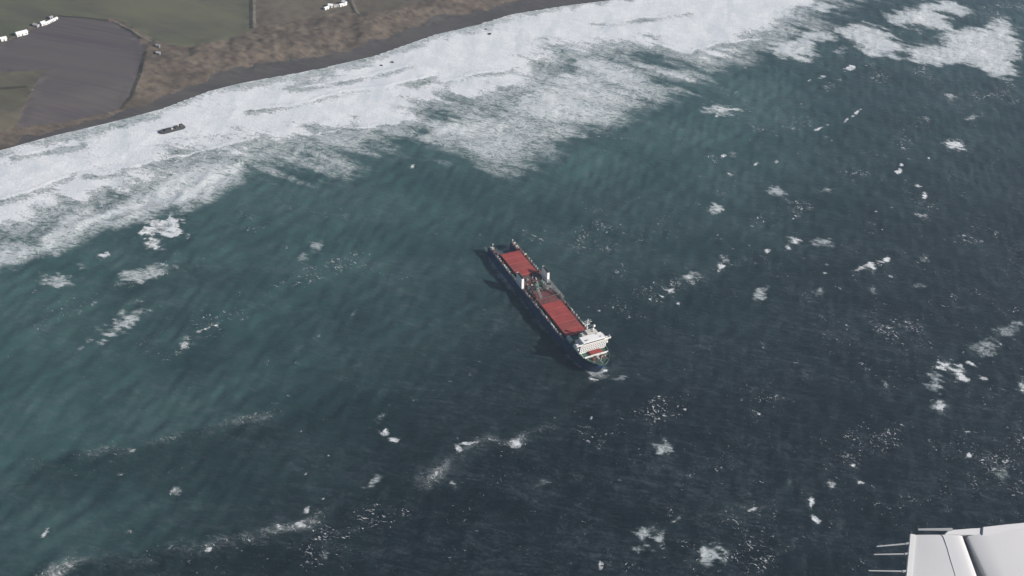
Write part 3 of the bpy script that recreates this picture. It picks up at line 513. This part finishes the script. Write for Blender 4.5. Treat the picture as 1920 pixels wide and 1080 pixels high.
def hull_part(stn, top, bot, inset_aft=0):
    vs = []; fs = []; n = len(stn)
    for s in stn:
        k = np.clip((s-110)/48, 0, 1); bw = hb(s)*(1-.42*k**2); rake = 5.5*k**3
        for z in (bot, 0.6, top):
            t = (z-bot)/(ZF-bot); bb = bw+(hb(s)-bw)*min(1, t*1.05); x = s-rake*(1-t)
            vs += [(x, -bb, z), (x, bb, z)]
    for i in range(n-1):
        a = i*6; b = a+6
        for l in (0, 2): fs += [(a+l, b+l, b+l+2, a+l+2), (a+l+1, a+l+3, b+l+3, b+l+1)]
        fs.append((a+4, b+4, b+5, a+5))
    fs += [(1, 0, 2, 4, 5, 3), tuple((n-1)*6+k for k in (0, 1, 3, 5, 4, 2))]
    return MB().add(vs, fs)
hb_ = hull_part(ST, ZD, -3)
for sg in (-1, 1):  # the two stern walls beside the open dock
    y0, y1 = (8.2, 12.7) if sg > 0 else (-12.7, -8.2)
    hb_.add([(0, y0, -3), (0, y1-.3*sg*(sg > 0), -3), (11.98, y1, -3), (11.98, y0, -3), (-.6, y0, ZD), (-.6, y1, ZD), (11.98, y1, ZD), (11.98, y0, ZD)], [(3, 2, 1, 0), (4, 5, 6, 7), (0, 1, 5, 4), (1, 2, 6, 5), (2, 3, 7, 6), (3, 0, 4, 7)])
hb_.build('hull', m_blue, ship)
hull_part([s for s in ST if s >= 122], ZF, ZD-.01).build('forecastle', m_blue, ship)
fd = [(s, -hb(s)+.35) for s in ST if s >= 122][:-1]; fd = fd + [(x, -y) for x, y in fd[::-1]]
MB().prism([(122.4 if x == 122 else x-.3, y) for x, y in fd], ZF, ZF+.06).build('forecastle_deck', m_gdeck, ship)
for sg in (-1, 1):
    MB().prism([(12.3, sg*12.75), (121.8, sg*12.75), (121.8, sg*10.9), (12.3, sg*10.9)][::sg], ZD, ZD+.07).build('side_deck', m_side, ship)
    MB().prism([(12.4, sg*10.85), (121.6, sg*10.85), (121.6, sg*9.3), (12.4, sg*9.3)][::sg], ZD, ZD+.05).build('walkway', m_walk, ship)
    MB().box(-.3, 11.8, min(sg*8.5, sg*12.4), max(sg*8.5, sg*12.4), ZD, ZD+.07).build('stern_deck', m_rust if sg > 0 else m_side, ship)
    # bulwark rail
    rb = MB()
    for k in range(57): rb.tube((-.3+k*2.18, sg*12.78 if k*2.18 > 13 else sg*12.35, ZD), (-.3+k*2.18, sg*12.78 if k*2.18 > 13 else sg*12.35, ZD+1.1), .05, n=4)
    for z in (.55, 1.1): rb.tube((13, sg*12.78, ZD+z), (121.8, sg*12.78, ZD+z), .05, n=4); rb.tube((-.3, sg*12.35, ZD+z), (11.8, sg*12.35, ZD+z), .05, n=4)
    rb.build('railing', m_lgrey, ship)
    bw = MB(); ss_ = [s for s in ST if s >= 141]; vs = []; fs = []
    for i, s in enumerate(ss_):
        for o_ in (0, .22):
            for z in (ZF-.02, ZF+1.15): vs.append((s-(.2 if i == len(ss_)-1 and o_ else 0), sg*max(.02, hb(s)-.03-o_), z))
        if i:
            a = i*4-4; b = i*4
            fs += [(a, b, b+1, a+1), (a+2, a+3, b+3, b+2), (a+1, b+1, b+3, a+3)]
    bw.add(vs, fs).build('bulwark', m_green, ship)
# hatch covers
def hatch(s0, s1, n, y, z0, z1, mats):
    MB().box(s0-.25, s1+.25, -y+.35, y-.35, ZD, z0-.02).build('hatch_coaming', m_maroon, ship)
    L_ = (s1-s0)/n
    for k in range(n):
        a = s0+k*L_+.16; b = s0+(k+1)*L_-.16
        mb = MB().box(a, b, -y, y, z0, z1-.015*(k % 2), .12)
        o = mb.build('hatch_cover', mats[k % len(mats)], ship)
        rbm = MB()
        for j in range(1, 4): rbm.box(a+L_*j/4-.09, a+L_*j/4+.09, -y+.3, y-.3, z1-.02, z1+.10)
        rbm.box(a+.15, b-.15, -y-.09, -y-.005, z0+.4, z0+.7); rbm.box(a+.15, b-.15, y+.005, y+.09, z0+.4, z0+.7)
        rbm.build('cover_rib', mats[(k+1) % len(mats)], o)
hatch(13.2, 43, 4, 8.9, ZD+1.0, ZD+1.75, [m_hatch, m_hatch, m_hatch2, m_hatch])
hatch(80.2, 121.4, 5, 8.9, ZD+1.0, ZD+1.75, [m_hatch, m_hatch, m_hatch, m_hatch2, m_hatch])
# midship working deck
MB().box(43.4, 79.7, -9.25, 9.25, ZD, ZD+.35).build('midship_deck', paint('midship_plating', (.105, .062, .062), .75, .35, .45, .5), ship)
for a, b in ((66.4, 72.2), (72.6, 78.6)):
    o = MB().box(a, b, -8.6, 8.6, ZD+.35, ZD+.95, .1).build('hold_cover', m_maroon, ship)
    MB().box(a+2.7, a+3.1, -8.3, 8.3, ZD+.94, ZD+1.06).build('cover_rib', m_rust, o)
# funnels
for sg in (-1, 1):
    y0, y1 = (10.7, 12.9) if sg > 0 else (-12.9, -10.7)
    vs = [(47, y0, ZD), (56.6, y0, ZD), (56.6, y1, ZD), (47, y1, ZD), (46, y0+.1, ZD+9), (54.4, y0+.1, ZD+8.4), (54.4, y1-.1, ZD+8.4), (46, y1-.1, ZD+9)]
    f = MB().add(vs, [(3, 2, 1, 0), (0, 1, 5, 4), (1, 2, 6, 5), (2, 3, 7, 6), (3, 0, 4, 7)]).build('funnel', m_swhite, ship)
    MB().add([(46, y0+.1, ZD+8.6), (54.4, y0+.1, ZD+8.0), (54.4, y1-.1, ZD+8.0), (46, y1-.1, ZD+8.6)], [(0, 1, 2, 3)]).build('funnel_top', m_black, f)
    pm = MB()
    for xx in (48, 50, 52): pm.tube((xx, (y0+y1)/2, ZD+7.5), (xx-.4, (y0+y1)/2, ZD+9.5), .42, n=8)
    pm.build('exhaust_pipe', m_black, f)
    lv = MB()
    for k in range(3): lv.box(48.5+k*2.3, 50.1+k*2.3, (y0-.06) if sg < 0 else (y0-.05), y0+.0 if sg < 0 else y0+.0, ZD+1.2, ZD+2.6)
    lv.build('louvre', m_lgrey, f)
# cranes amidships
def crane(x, y, ang, L_, h, up_):
    c_ = empty('deck_crane', (x, y, ZD+.3)); c_.parent = ship; c_.rotation_euler = (0, 0, ang)
    MB().tube((0, 0, 0), (0, 0, h), 1.25, 1.1, 12).build('pedestal', m_green, c_)
    MB().box(-2.0, 1.2, -1.5, 1.5, h, h+2.4, .3).box(1.2, 2.0, .3, 1.3, h+.4, h+1.9).build('cab', m_green, c_)
    MB().lattice((1.4, 0, h+.8), (L_, 0, h+.8+up_), 1.25, .16, int(L_/1.6)).build('boom', m_lgrey, c_)
    MB().tube((-1, 0, h+2.3), (-1.2, 0, h+5), .2, .15, 6).tube((-1.2, 0, h+5), (L_*.8, 0, h+.8+up_*.8+.6), .05, n=4).build('stay', m_lgrey, c_)
    return c_
crane(59.5, 4.2, math.radians(22), 17.5, 2.8, .2)
crane(61.5, -2.4, math.radians(-16), 15.5, 3.0, 0)
MB().lattice((56, 12.1, ZD+2.2), (79, 12.2, ZD+2.2), 1.5, .17, 13).build('lattice_beam', m_lgrey, ship)
MB().lattice((62.5, 3.4, ZD+2.0), (64.0, 11.2, ZD+2.0), 1.2, .15, 6).build('lattice_beam', m_lgrey, ship)
gt = MB().tube((76, -11.8, ZD), (76, -11.8, ZD+4), .3).tube((76, 11.0, ZD), (76, 11.0, ZD+4), .3).tube((76, -12, ZD+4), (76, 11.2, ZD+4), .28).tube((67.5, -11.7, ZD+1.2), (79, -11.7, ZD+1.2), .3)
gt.build('pipe_rack', m_side, ship)
# small gear: lockers, vents, bollards, winches
vent = MB().tube((0, 0, 0), (0, 0, 1.1), .28, n=8).tube((0, 0, 1.1), (0, 0, 1.5), .62, .5, 8).mesh('vent', m_cream)
bol = MB().box(-.8, .8, -.3, .3, 0, .15).tube((-.45, 0, .15), (-.45, 0, .9), .24, n=8).tube((.45, 0, .15), (.45, 0, .9), .24, n=8).mesh('bollard', m_lgrey)
lock = MB().box(-1.1, 1.1, -.5, .5, 0, 1.2, .12).mesh('locker', m_cream); lock2 = MB().box(-.9, .9, -.55, .55, 0, 1.4, .12).mesh('locker', m_rust); lock3 = MB().box(-1.3, 1.3, -.45, .45, 0, 1.0, .1).mesh('locker', m_green)
winch = MB().box(-1.2, 1.2, -1, 1, 0, .3).tube((0, -.9, .95), (0, .9, .95), .65, n=12).box(-.3, .3, .92, 1.35, .3, 1.5).box(-.3, .3, -1.35, -.92, .3, 1.5).mesh('winch', m_lgrey); winch2 = winch.copy(); winch2.materials[0] = m_rust
rr = random.Random(5)
for sg in (-1, 1):
    s = 2.0
    while s < 120:
        if not (45 < s < 58) and not (sg > 0 and 55 < s < 80):
            k = rr.random(); nm, me = ('vent', vent) if k < .3 else ('bollard', bol) if k < .5 else ('locker', lock) if k < .68 else ('locker', lock2) if k < .86 else ('locker', lock3)
            o = inst(nm, me, ship, (s, sg*(11.9+rr.uniform(-.35, .3) if s > 13 else 10.6+rr.uniform(-.8, .8)), ZD+.07), rr.choice((0, 0, 1.57)))
        s += rr.uniform(2.2, 4.4)
for sg, s in ((1, 2.2), (1, 6.5), (-1, 3.0), (-1, 26), (-1, 29), (1, 33)): inst('winch', winch, ship, (s, sg*(11.7 if s > 13 else 10.4), ZD+.07), 0, .9 if s < 13 else .62)
for sg in (-1, 1): MB().tube((.8, sg*9.4, ZD), (.8, sg*9.4, ZD+2.8), .22, .16, 8).box(.2, 1.4, sg*9.4-.5, sg*9.4+.5, ZD+2.8, ZD+3.3).build('stern_light', m_cream, ship)
for k in range(40):
    x = rr.uniform(44.5, 65.5); y = rr.uniform(-8.2, 8.2); nm, me = rr.choice((('vent', vent), ('locker', lock2), ('locker', lock3), ('winch', winch2), ('locker', lock), ('winch', winch), ('bollard', bol)))
    inst(nm, me, ship, (x, y, ZD+.36), rr.uniform(0, 3.1), rr.uniform(.55, .95))
# superstructure
hs = empty('superstructure', (0, 0, 0)); hs.parent = ship
MB().box(134, 141.6, -11.6, 11.6, ZF+.07, 18.6).build('deckhouse', m_swhite, hs)
MB().box(129.5, 133.98, -5.8, 9.0, ZF+.07, 18.6).build('rear_house', m_cream, hs)
MB().box(128.9, 133.97, -11.2, -5.85, ZF+.07, ZF+2.6, .1).build('store_house', m_gdeck, hs)
MB().box(133.8, 142.4, -12.2, 12.2, 18.62, 18.86).build('bridge_deck', m_cream, hs)
MB().box(134.5, 141.5, -9.6, 9.6, 18.87, 21.2, .15).build('wheelhouse', m_swhite, hs)
MB().box(129.6, 133.7, -5.4, 8.6, 18.61, 20.0, .1).build('upper_deckhouse', m_cream, hs)
MB().box(129.4, 133.6, -1.5, 6.0, 20.02, 21.6, .1).build('top_deckhouse', m_cream, hs)
MB().box(126.6, 129.46, 1.8, 9.0, ZF+.05, 18.6).build('aft_block', m_cream, hs)
MB().box(141.52, 141.62, -9.0, 9.0, 19.75, 20.65).build('bridge_window', m_glass, hs)
for sg in (-1, 1):
    MB().box(138.2, 141.3, min(sg*12.25, sg*15.2), max(sg*12.25, sg*15.2), 18.64, 18.84).box(141.0, 141.25, min(sg*9.7, sg*15.2), max(sg*9.7, sg*15.2), 18.86, 20.0).box(138.4, 141.2, min(sg*15.0, sg*15.2), max(sg*15.0, sg*15.2), 18.86, 20.0).build('bridge_wing', m_swhite, hs)
wm = MB().box(-.02, .06, -.36, .36, -.42, .42).mesh('window', m_glass)
for z in (12.6, 14.6, 16.7):
    for k in range(13): inst('window', wm, hs, (141.6, -10.2+k*1.7, z))
wm2 = MB().box(-.36, .36, -.06, .06, -.42, .42).mesh('window', m_glass)
for z in (12.6, 14.6, 16.7):
    for k in range(4):
        for sg in (-1, 1): inst('window', wm2, hs, (135.0+k*1.8, sg*11.62, z))
ledge = MB()
for z in (13.6, 15.65): ledge.box(141.605, 141.78, -11.5, 11.5, z-.07, z+.07)
ledge.build('ledge', m_lgrey, hs)
# mast with yards and scanners, domes
ms = MB().tube((127.6, 2.6, 18.5), (126.9, 2.6, 18.7), .7, .55, 8).tube((126.9, 2.6, 18.5), (125.4, 2.6, 28.5), .55, .22, 8).tube((125.7, -1.4, 25), (125.7, 6.6, 25), .14, n=6).tube((125.6, -.2, 26.8), (125.6, 5.4, 26.8), .11, n=6).tube((126, 2.6, 19), (128.6, .6, 24), .14, n=6).tube((126, 2.6, 19), (128.6, 4.6, 24), .14, n=6)
mast = ms.build('mast', m_swhite, hs)
MB().box(126.1, 126.5, .4, 4.8, 23.4, 23.8).tube((126.2, 2.6, 22.8), (126.2, 2.6, 23.4), .3, n=8).build('radar_scanner', m_swhite, hs)
dm = MB().tube((127.2, 8.3, 18.55), (127.2, 8.3, 20.2), .3, n=8).build('dome_post', m_swhite, hs)
MB().ball((127.2, 8.3, 21.2), 1.15).build('radar_dome', m_swhite, hs, smooth=True)
MB().ball((131, 4.8, 22.3), .75).build('radar_dome', m_swhite, hs, smooth=True)
at = MB()
for x, y, h_ in ((133, -1, 4.5), (131.5, -5, 4), (139, 7.5, 3.5), (136, -7.5, 3.2)): at.tube((x, y, 20), (x, y, 21+h_), .06, .04, 5)
at.build('aerial', m_lgrey, hs)
tb = MB(); trr = random.Random(9)
for k in range(16):
    x = trr.uniform(128, 140.5); y = trr.uniform(-8.5, 8.2); z = 21.2 if x > 134.8 else 20.0
    if 127.4 < x < 134.4 and -2 < y < 6.5: z = 21.6 if x < 133.4 else 20
    if x > 139.8 or x < 129.8 or 133 < x < 134.8 or (x < 134 and y < -5): continue
    tb.box(x, x+trr.uniform(.5, 1.1), y, y+trr.uniform(.5, 1.2), z-.05, z+trr.uniform(.4, 1.0))
tb.build('roof_locker', m_lgrey, hs)
# aft green deck with pale container, lifeboats
MB().box(122.6, 128.3, -9.0, 1.6, ZF+.07, ZF+.5).build('boat_deck', paint('bright_green_deck', (.035, .13, .085), .7, .3, .4, .2), hs)
MB().box(122.6, 126.5, 6.0, 11.3, ZF+.07, ZF+3.0).build('workshop', m_gdeck, hs)
MB().box(122.6, 128.6, -11.6, -9.3, ZF+.07, ZF+2.6, .1).build('container', m_teal, ship)
pr_ = MB().box(122.3, 122.5, -9, 9, ZF+.06, ZF+1.3); pr_.build('bulkhead', m_rust, hs)
MB().tube((123.4, -1.2, ZF), (123.4, -1.2, ZF+4), .2, n=6).tube((123.4, -1.2, ZF+4), (123.4, 8.8, ZF+4), .2, n=6).tube((123.4, 8.8, ZF), (123.4, 8.8, ZF+4), .2, n=6).build('goalpost_frame', m_cream, hs)
for sg in (-1, 1):
    lb = MB().ball((137.9, sg*13.0, 15.0), 3.6, 1.25, 1.25, 12, 8).build('lifeboat', m_swhite, ship, smooth=True)
    MB().box(134.9, 135.2, min(sg*11.6, sg*13.2), max(sg*11.6, sg*13.2), 16.4, 16.7).box(140.6, 140.9, min(sg*11.6, sg*13.2), max(sg*11.6, sg*13.2), 16.4, 16.7).tube((135.05, sg*13.1, 16.4), (135.05, sg*13.1, 15.5), .08, n=5).tube((140.75, sg*13.1, 16.4), (140.75, sg*13.1, 15.5), .08, n=5).build('davit', m_lgrey, ship)
MB().ball((138.8, 13.0, 17.5), 1.8, 1.3, 1.0, 10, 6).build('rescue_boat', m_swhite, ship, smooth=True)
# foredeck
MB().box(142.3, 146.2, -4.2, 6.2, ZF+.06, ZF+1.5, .1).build('deck_store', m_hatch, ship)
bwk = MB()
for y0, y1 in ((-10.6, -5.4), (-5.2, 3.2), (3.4, 10.2)):
    bwk.box(147.0, 147.35, y0, y1, ZF+.06, ZF+(1.7 if abs(y0) > 4 or y1 > 5 else 1.2))
for y in range(-10, 11, 3): bwk.add([(147.0, y, ZF+.06), (145.9, y, ZF+.06), (147.0, y, ZF+1.4), (147.0, y+.15, ZF+.06), (145.9, y+.15, ZF+.06), (147.0, y+.15, ZF+1.4)], [(0, 1, 2), (5, 4, 3), (0, 3, 4, 1), (1, 4, 5, 2)])
bwk.build('breakwater', m_swhite, ship)
MB().box(142.0, 147.0, -11.2, -10.95, ZF+.06, ZF+1.3).build('breakwater', m_swhite, ship)
for y in (-4.0, 3.6):
    wl_ = inst('windlass', winch2, ship, (150.2, y, ZF+.06), .1, 1.3)
    MB().tube((151, y, ZF+.4), (155.2, y*.45, ZF+.25), .16, n=5).build('anchor_chain', m_rust, ship)
for x, y in ((149, -8.5), (149, 8.2), (153, -5.8), (153, 5.8), (155.5, 0)): inst('bollard', bol, ship, (x, y, ZF+.06), .4)
inst('winch', winch, ship, (148.9, 0, ZF+.06), 0, 1.0); inst('vent', vent, ship, (151.5, -.6, ZF+.06)); inst('locker', lock, ship, (149.4, 6.0, ZF+.06), .3, .8)
MB().tube((153.6, 0, ZF), (153.6, 0, ZF+6), .22, .12, 8).tube((153.6, -1, ZF+4.6), (153.6, 1, ZF+4.6), .08, n=5).build('foremast', m_swhite, ship)
MB().tube((158.0, 0, ZF+.2), (159.4, 0, ZF+1.2), .1, .08, 6).build('jackstaff', m_lgrey, ship)

# ---------------------------------------------------------------- barge stranded in the surf
m_bh = paint('dark_barge_steel', (.05, .05, .055), .7, .3, .5, .5); m_bd = paint('grey_barge_deck', (.085, .083, .086), .8, .3, .6, .3)
p0 = ground(300, 250); p1 = ground(346, 238); bc = (p0+p1)/2; bl_ = np.linalg.norm(p1-p0)
bar = empty('barge', (bc[0], bc[1], 0), math.atan2(p1[1]-p0[1], p1[0]-p0[0]), label='long dark barge lying parallel to the beach in white surf', cat='barge')
q = bl_/2; out = [(-q, -1.6), (-q+2.5, -3), (q-2.2, -3), (q, -1.8), (q, 1.8), (q-2.2, 3), (-q+2.5, 3), (-q, 1.6)]
MB().prism(out, -1.5, 1.5).build('hull', m_bh, bar)
MB().prism([(x*.965, y*.88) for x, y in out], 1.5, 1.56).build('deck', m_bd, bar)
MB().box(-q+4, -2, -2.0, 2.0, 1.56, 2.5, .2).build('hatch_cover', m_bh, bar); MB().box(2.5, q-5.5, -1.9, 1.9, 1.56, 2.2, .2).build('hatch_cover', m_bd, bar)
MB().box(q-4.6, q-1.6, -1.6, 1.6, 1.56, 3.6, .2).build('deckhouse', m_bd, bar)
MB().box(-1.4, .2, -1.4, .4, 1.56, 2.6, .1).build('locker', m_cream, bar); MB().box(5.6, 7.0, .2, 1.4, 2.21, 2.9, .1).build('locker', m_cream, bar)
MB().tube((q-3, 0, 3.5), (q-3, 0, 6.5), .12, n=6).build('mast', m_lgrey, bar)

# ---------------------------------------------------------------- rocks in the swash
m_rock = paint('wet_dark_rock', (.035, .034, .036), .5, .3, .6)
for k, (px, py, sz, lb_) in enumerate(((715, 123, 1.2, 'small dark rock at the left of a close pair in the swash'), (735, 117, 1.4, 'dark rock at the right of a close pair in the swash'), (918, 64, 1.7, 'larger dark rock awash near the top of the surf'), (911, 55, 1.0, 'small dark rock on the beach side of the larger awash rock'))):
    bm = bmesh.new(); bmesh.ops.create_icosphere(bm, subdivisions=2, radius=sz)
    for v in bm.verts:
        n_ = .75+.5*random.random(); v.co *= n_; v.co.z *= .55; v.co.x *= 1.3
    me = bpy.data.meshes.new('rock'); bm.to_mesh(me); bm.free(); me.materials.append(m_rock)
    x, y = ground(px, py); o = inst('rock', me, None, (x, y, .25), .7*k); tag(o, label=lb_, cat='rock', group='dark rocks in the swash')

# ---------------------------------------------------------------- the wing below the camera
m_wing = paint('white_wing_paint', (.60, .60, .615), .35, .035, 1.6, 0, .5); m_gap = paint('dark_gap', (.035, .04, .065), .6, .2, 2); m_wick = paint('wick_grey', (.40, .41, .42), .5, .1, 3); m_seam = paint('seam_grey', (.47, .47, .49), .6, .1, 3); m_bare = paint('bright_metal_edge', (.82, .82, .80), .3, .04, 3)
WP = Vector((3.19079, 5.69478, -6.19583+H)); wb_ = Vector((-.2485748, -.9246982, -.2883468)); wc_ = Vector((.968612, -.2369483, -.0751418)); wn_ = Vector((.00116, -.2979745, .9545731))
wing = bpy.data.objects.new('aeroplane_wing', None); COL.objects.link(wing)
wing.matrix_world = Matrix(((wc_.x, wb_.x, wn_.x, WP.x), (wc_.y, wb_.y, wn_.y, WP.y), (wc_.z, wb_.z, wn_.z, WP.z), (0, 0, 0, 1)))
tag(wing, label='white aeroplane wing tip with aileron gap and static wicks', cat='aircraft wing')
def skin(pts, z0, z1, bev=.012):
    """plate with softened upper rim; pts in (chord, inboard)"""
    c_ = np.mean(pts, 0); ins = [tuple(np.array(p)+(c_-np.array(p))/np.linalg.norm(c_-np.array(p))*bev) for p in pts]; n = len(pts)
    vs = [(x, y, z0) for x, y in pts]+[(x, y, z1-bev*.7) for x, y in pts]+[(x, y, z1) for x, y in ins]
    fs = [tuple(range(n-1, -1, -1)), tuple(range(2*n, 3*n))]
    for l in (0, n): fs += [(l+i, l+(i+1) % n, l+n+(i+1) % n, l+n+i) for i in range(n)]
    return MB().add(vs, fs)
def along(p, d, t): return (p[0]+d[0]*t, p[1]+d[1]*t)
te = (.112, .9937); LI = 5.2
# aileron: trailing edge to the gap; gently cambered upper surface
def lofted(rows):
    m_ = len(rows[0]); n_ = len(rows); fs = []
    for k in range(n_-1):
        for i in range(m_): fs.append((k*m_+i, k*m_+(i+1) % m_, (k+1)*m_+(i+1) % m_, (k+1)*m_+i))
    fs += [tuple(range(m_-1, -1, -1)), tuple((n_-1)*m_+i for i in range(m_))]
    return MB().add([p for r_ in rows for p in r_], fs)
def soften(o, ang):
    for p in o.data.polygons: p.use_smooth = True
    o.data.set_sharp_from_angle(angle=math.radians(ang)); return o
def gap_rear(tt): return (.356+.60*tt, -.152+tt) if tt < .5 else (.356+.30+.14*(tt-.5), -.152+.5+.99*(tt-.5))
def gap_front(tt): return (.381+.68*tt, -.158+.93*tt) if tt < .5 else (.381+.34+.14*(tt-.5), -.158+.465+.99*(tt-.5))
nb = 16; tts = [0, .1, .2, .3, .4, .5]+[.5+(LI-.5)*k/nb for k in range(1, nb+1)]
rows = []
for tt in tts:
    a = (.004+te[0]*tt, -.004+te[1]*tt); b = gap_rear(tt)
    rows.append([(a[0]+(b[0]-a[0])*p, a[1]+(b[1]-a[1])*p, h) for p, h in ((0, .006), (.2, .016), (.4, .024), (.6, .030), (.75, .033), (.86, .033), (.93, .029), (.975, .018), (1.0, -.004))]+[(b[0], b[1], -.06), (a[0], a[1], -.01)])
ail = soften(lofted(rows).build('aileron', m_wing, wing), 50)
es = MB(); es.add([(-.012, -.004, .012), (.020, -.010, .017), (.020+te[0]*LI, -.01+te[1]*LI, .017), (-.012+te[0]*LI, te[1]*LI, .012), (-.012, -.004, -.012), (.020, -.010, -.008), (.020+te[0]*LI, -.01+te[1]*LI, -.008), (-.012+te[0]*LI, te[1]*LI, -.012)], [(0, 1, 2, 3), (7, 6, 5, 4), (0, 4, 5, 1), (1, 5, 6, 2), (2, 6, 7, 3), (3, 7, 4, 0)])
es.build('trailing_edge', m_bare, ail)
sm = MB(); sp = [(.196, -.085), (.212, -.078), (.228, -.055), (.257, -.003), (.300, .085), (.348, .175), (.42, .34), (.52, .70)]
for (x0, y0), (x1, y1) in zip(sp, sp[1:]):
    z = .0335; sm.add([(x0-.003, y0, z), (x0+.003, y0, z), (x1+.003, y1, z), (x1-.003, y1, z), (x0-.003, y0, z-.02), (x0+.003, y0, z-.02), (x1+.003, y1, z-.02), (x1-.003, y1, z-.02)], [(3, 2, 1, 0)[::-1], (0, 1, 5, 4), (1, 2, 6, 5), (2, 3, 7, 6), (3, 0, 4, 7)])
sm.build('hinge_seam', m_seam, ail)
# main wing forward of the gap, nearly flat on top, with a rounded leading edge
rows = []
for tt in tts:
    a = gap_front(tt); b = (1.75+.04*tt, -.98+1.0*tt)
    rows.append([(a[0]+(b[0]-a[0])*p, a[1]+(b[1]-a[1])*p, h) for p, h in ((0, .030), (.01, .036), (.1, .044), (.3, .056), (.5, .056), (.7, .040), (.85, .012), (.95, -.03), (1, -.08))]+[(b[0]*.9+a[0]*.1, b[1]*.9+a[1]*.1, -.13), (a[0], a[1], -.11)])
soften(lofted(rows).build('wing_panel', m_wing, wing), 50)
# dark spar behind the gap, tip fairing, wicks
MB().add([(.35, -.15, -.055), (.40, -.165, -.055), (1.5, LI*.9, -.055), (.2, LI*.9, -.055)], [(0, 1, 2, 3)]).build('gap_shroud', m_gap, wing)
tf = MB(); tf.tube((.030, -.056, .02), (.258, -.150, .05), .008, .012, 6); tf.build('tip_rod', m_wick, wing)
skin([(.215, -.092), (.350, -.154), (.392, -.172), (.47, -.20), (.463, -.264), (.40, -.232), (.30, -.176), (.236, -.140)], -.03, .036, .006).build('tip_fairing', m_wing, wing)
skin([(.4715, -.201), (1.1, -.575), (1.74, -.966), (1.70, -1.01), (1.08, -.632), (.62, -.36), (.4645, -.2655)], -.06, .048, .010).build('tip_cap', m_wing, wing)
for (x0, y0), (x1, y1) in (((-.221, .192), (.010, .061)), ((-.226, .261), (.021, .144)), ((-.236, .398), (.036, .281))):
    o = MB().tube((x1, y1, .0), (x0, y0, -.005), .0065, .0045, 6).build('static_wick', m_wick, wing)
    MB().tube((x1, y1, 0), (x1+(x0-x1)*.16, y1+(y0-y1)*.16, 0), .011, .009, 6).build('wick_base', m_seam, o)

# ---------------------------------------------------------------- the air
hz = MB().box(-9500, 9500, -9500, 9500, -30, H+4).build('haze', bpy.data.materials.new('haze_air')); tag(hz, kind='stuff')
hm = hz.data.materials[0]; hm.use_nodes = True; ht = hm.node_tree
for n_ in list(ht.nodes):
    if n_.type != 'OUTPUT_MATERIAL': ht.nodes.remove(n_)
pv = ht.nodes.new('ShaderNodeVolumePrincipled'); pv.inputs['Color'].default_value = (.66, .82, 1, 1); pv.inputs['Density'].default_value = .000072; pv.inputs['Anisotropy'].default_value = .1
ht.links.new(pv.outputs[0], [n_ for n_ in ht.nodes if n_.type == 'OUTPUT_MATERIAL'][0].inputs['Volume'])
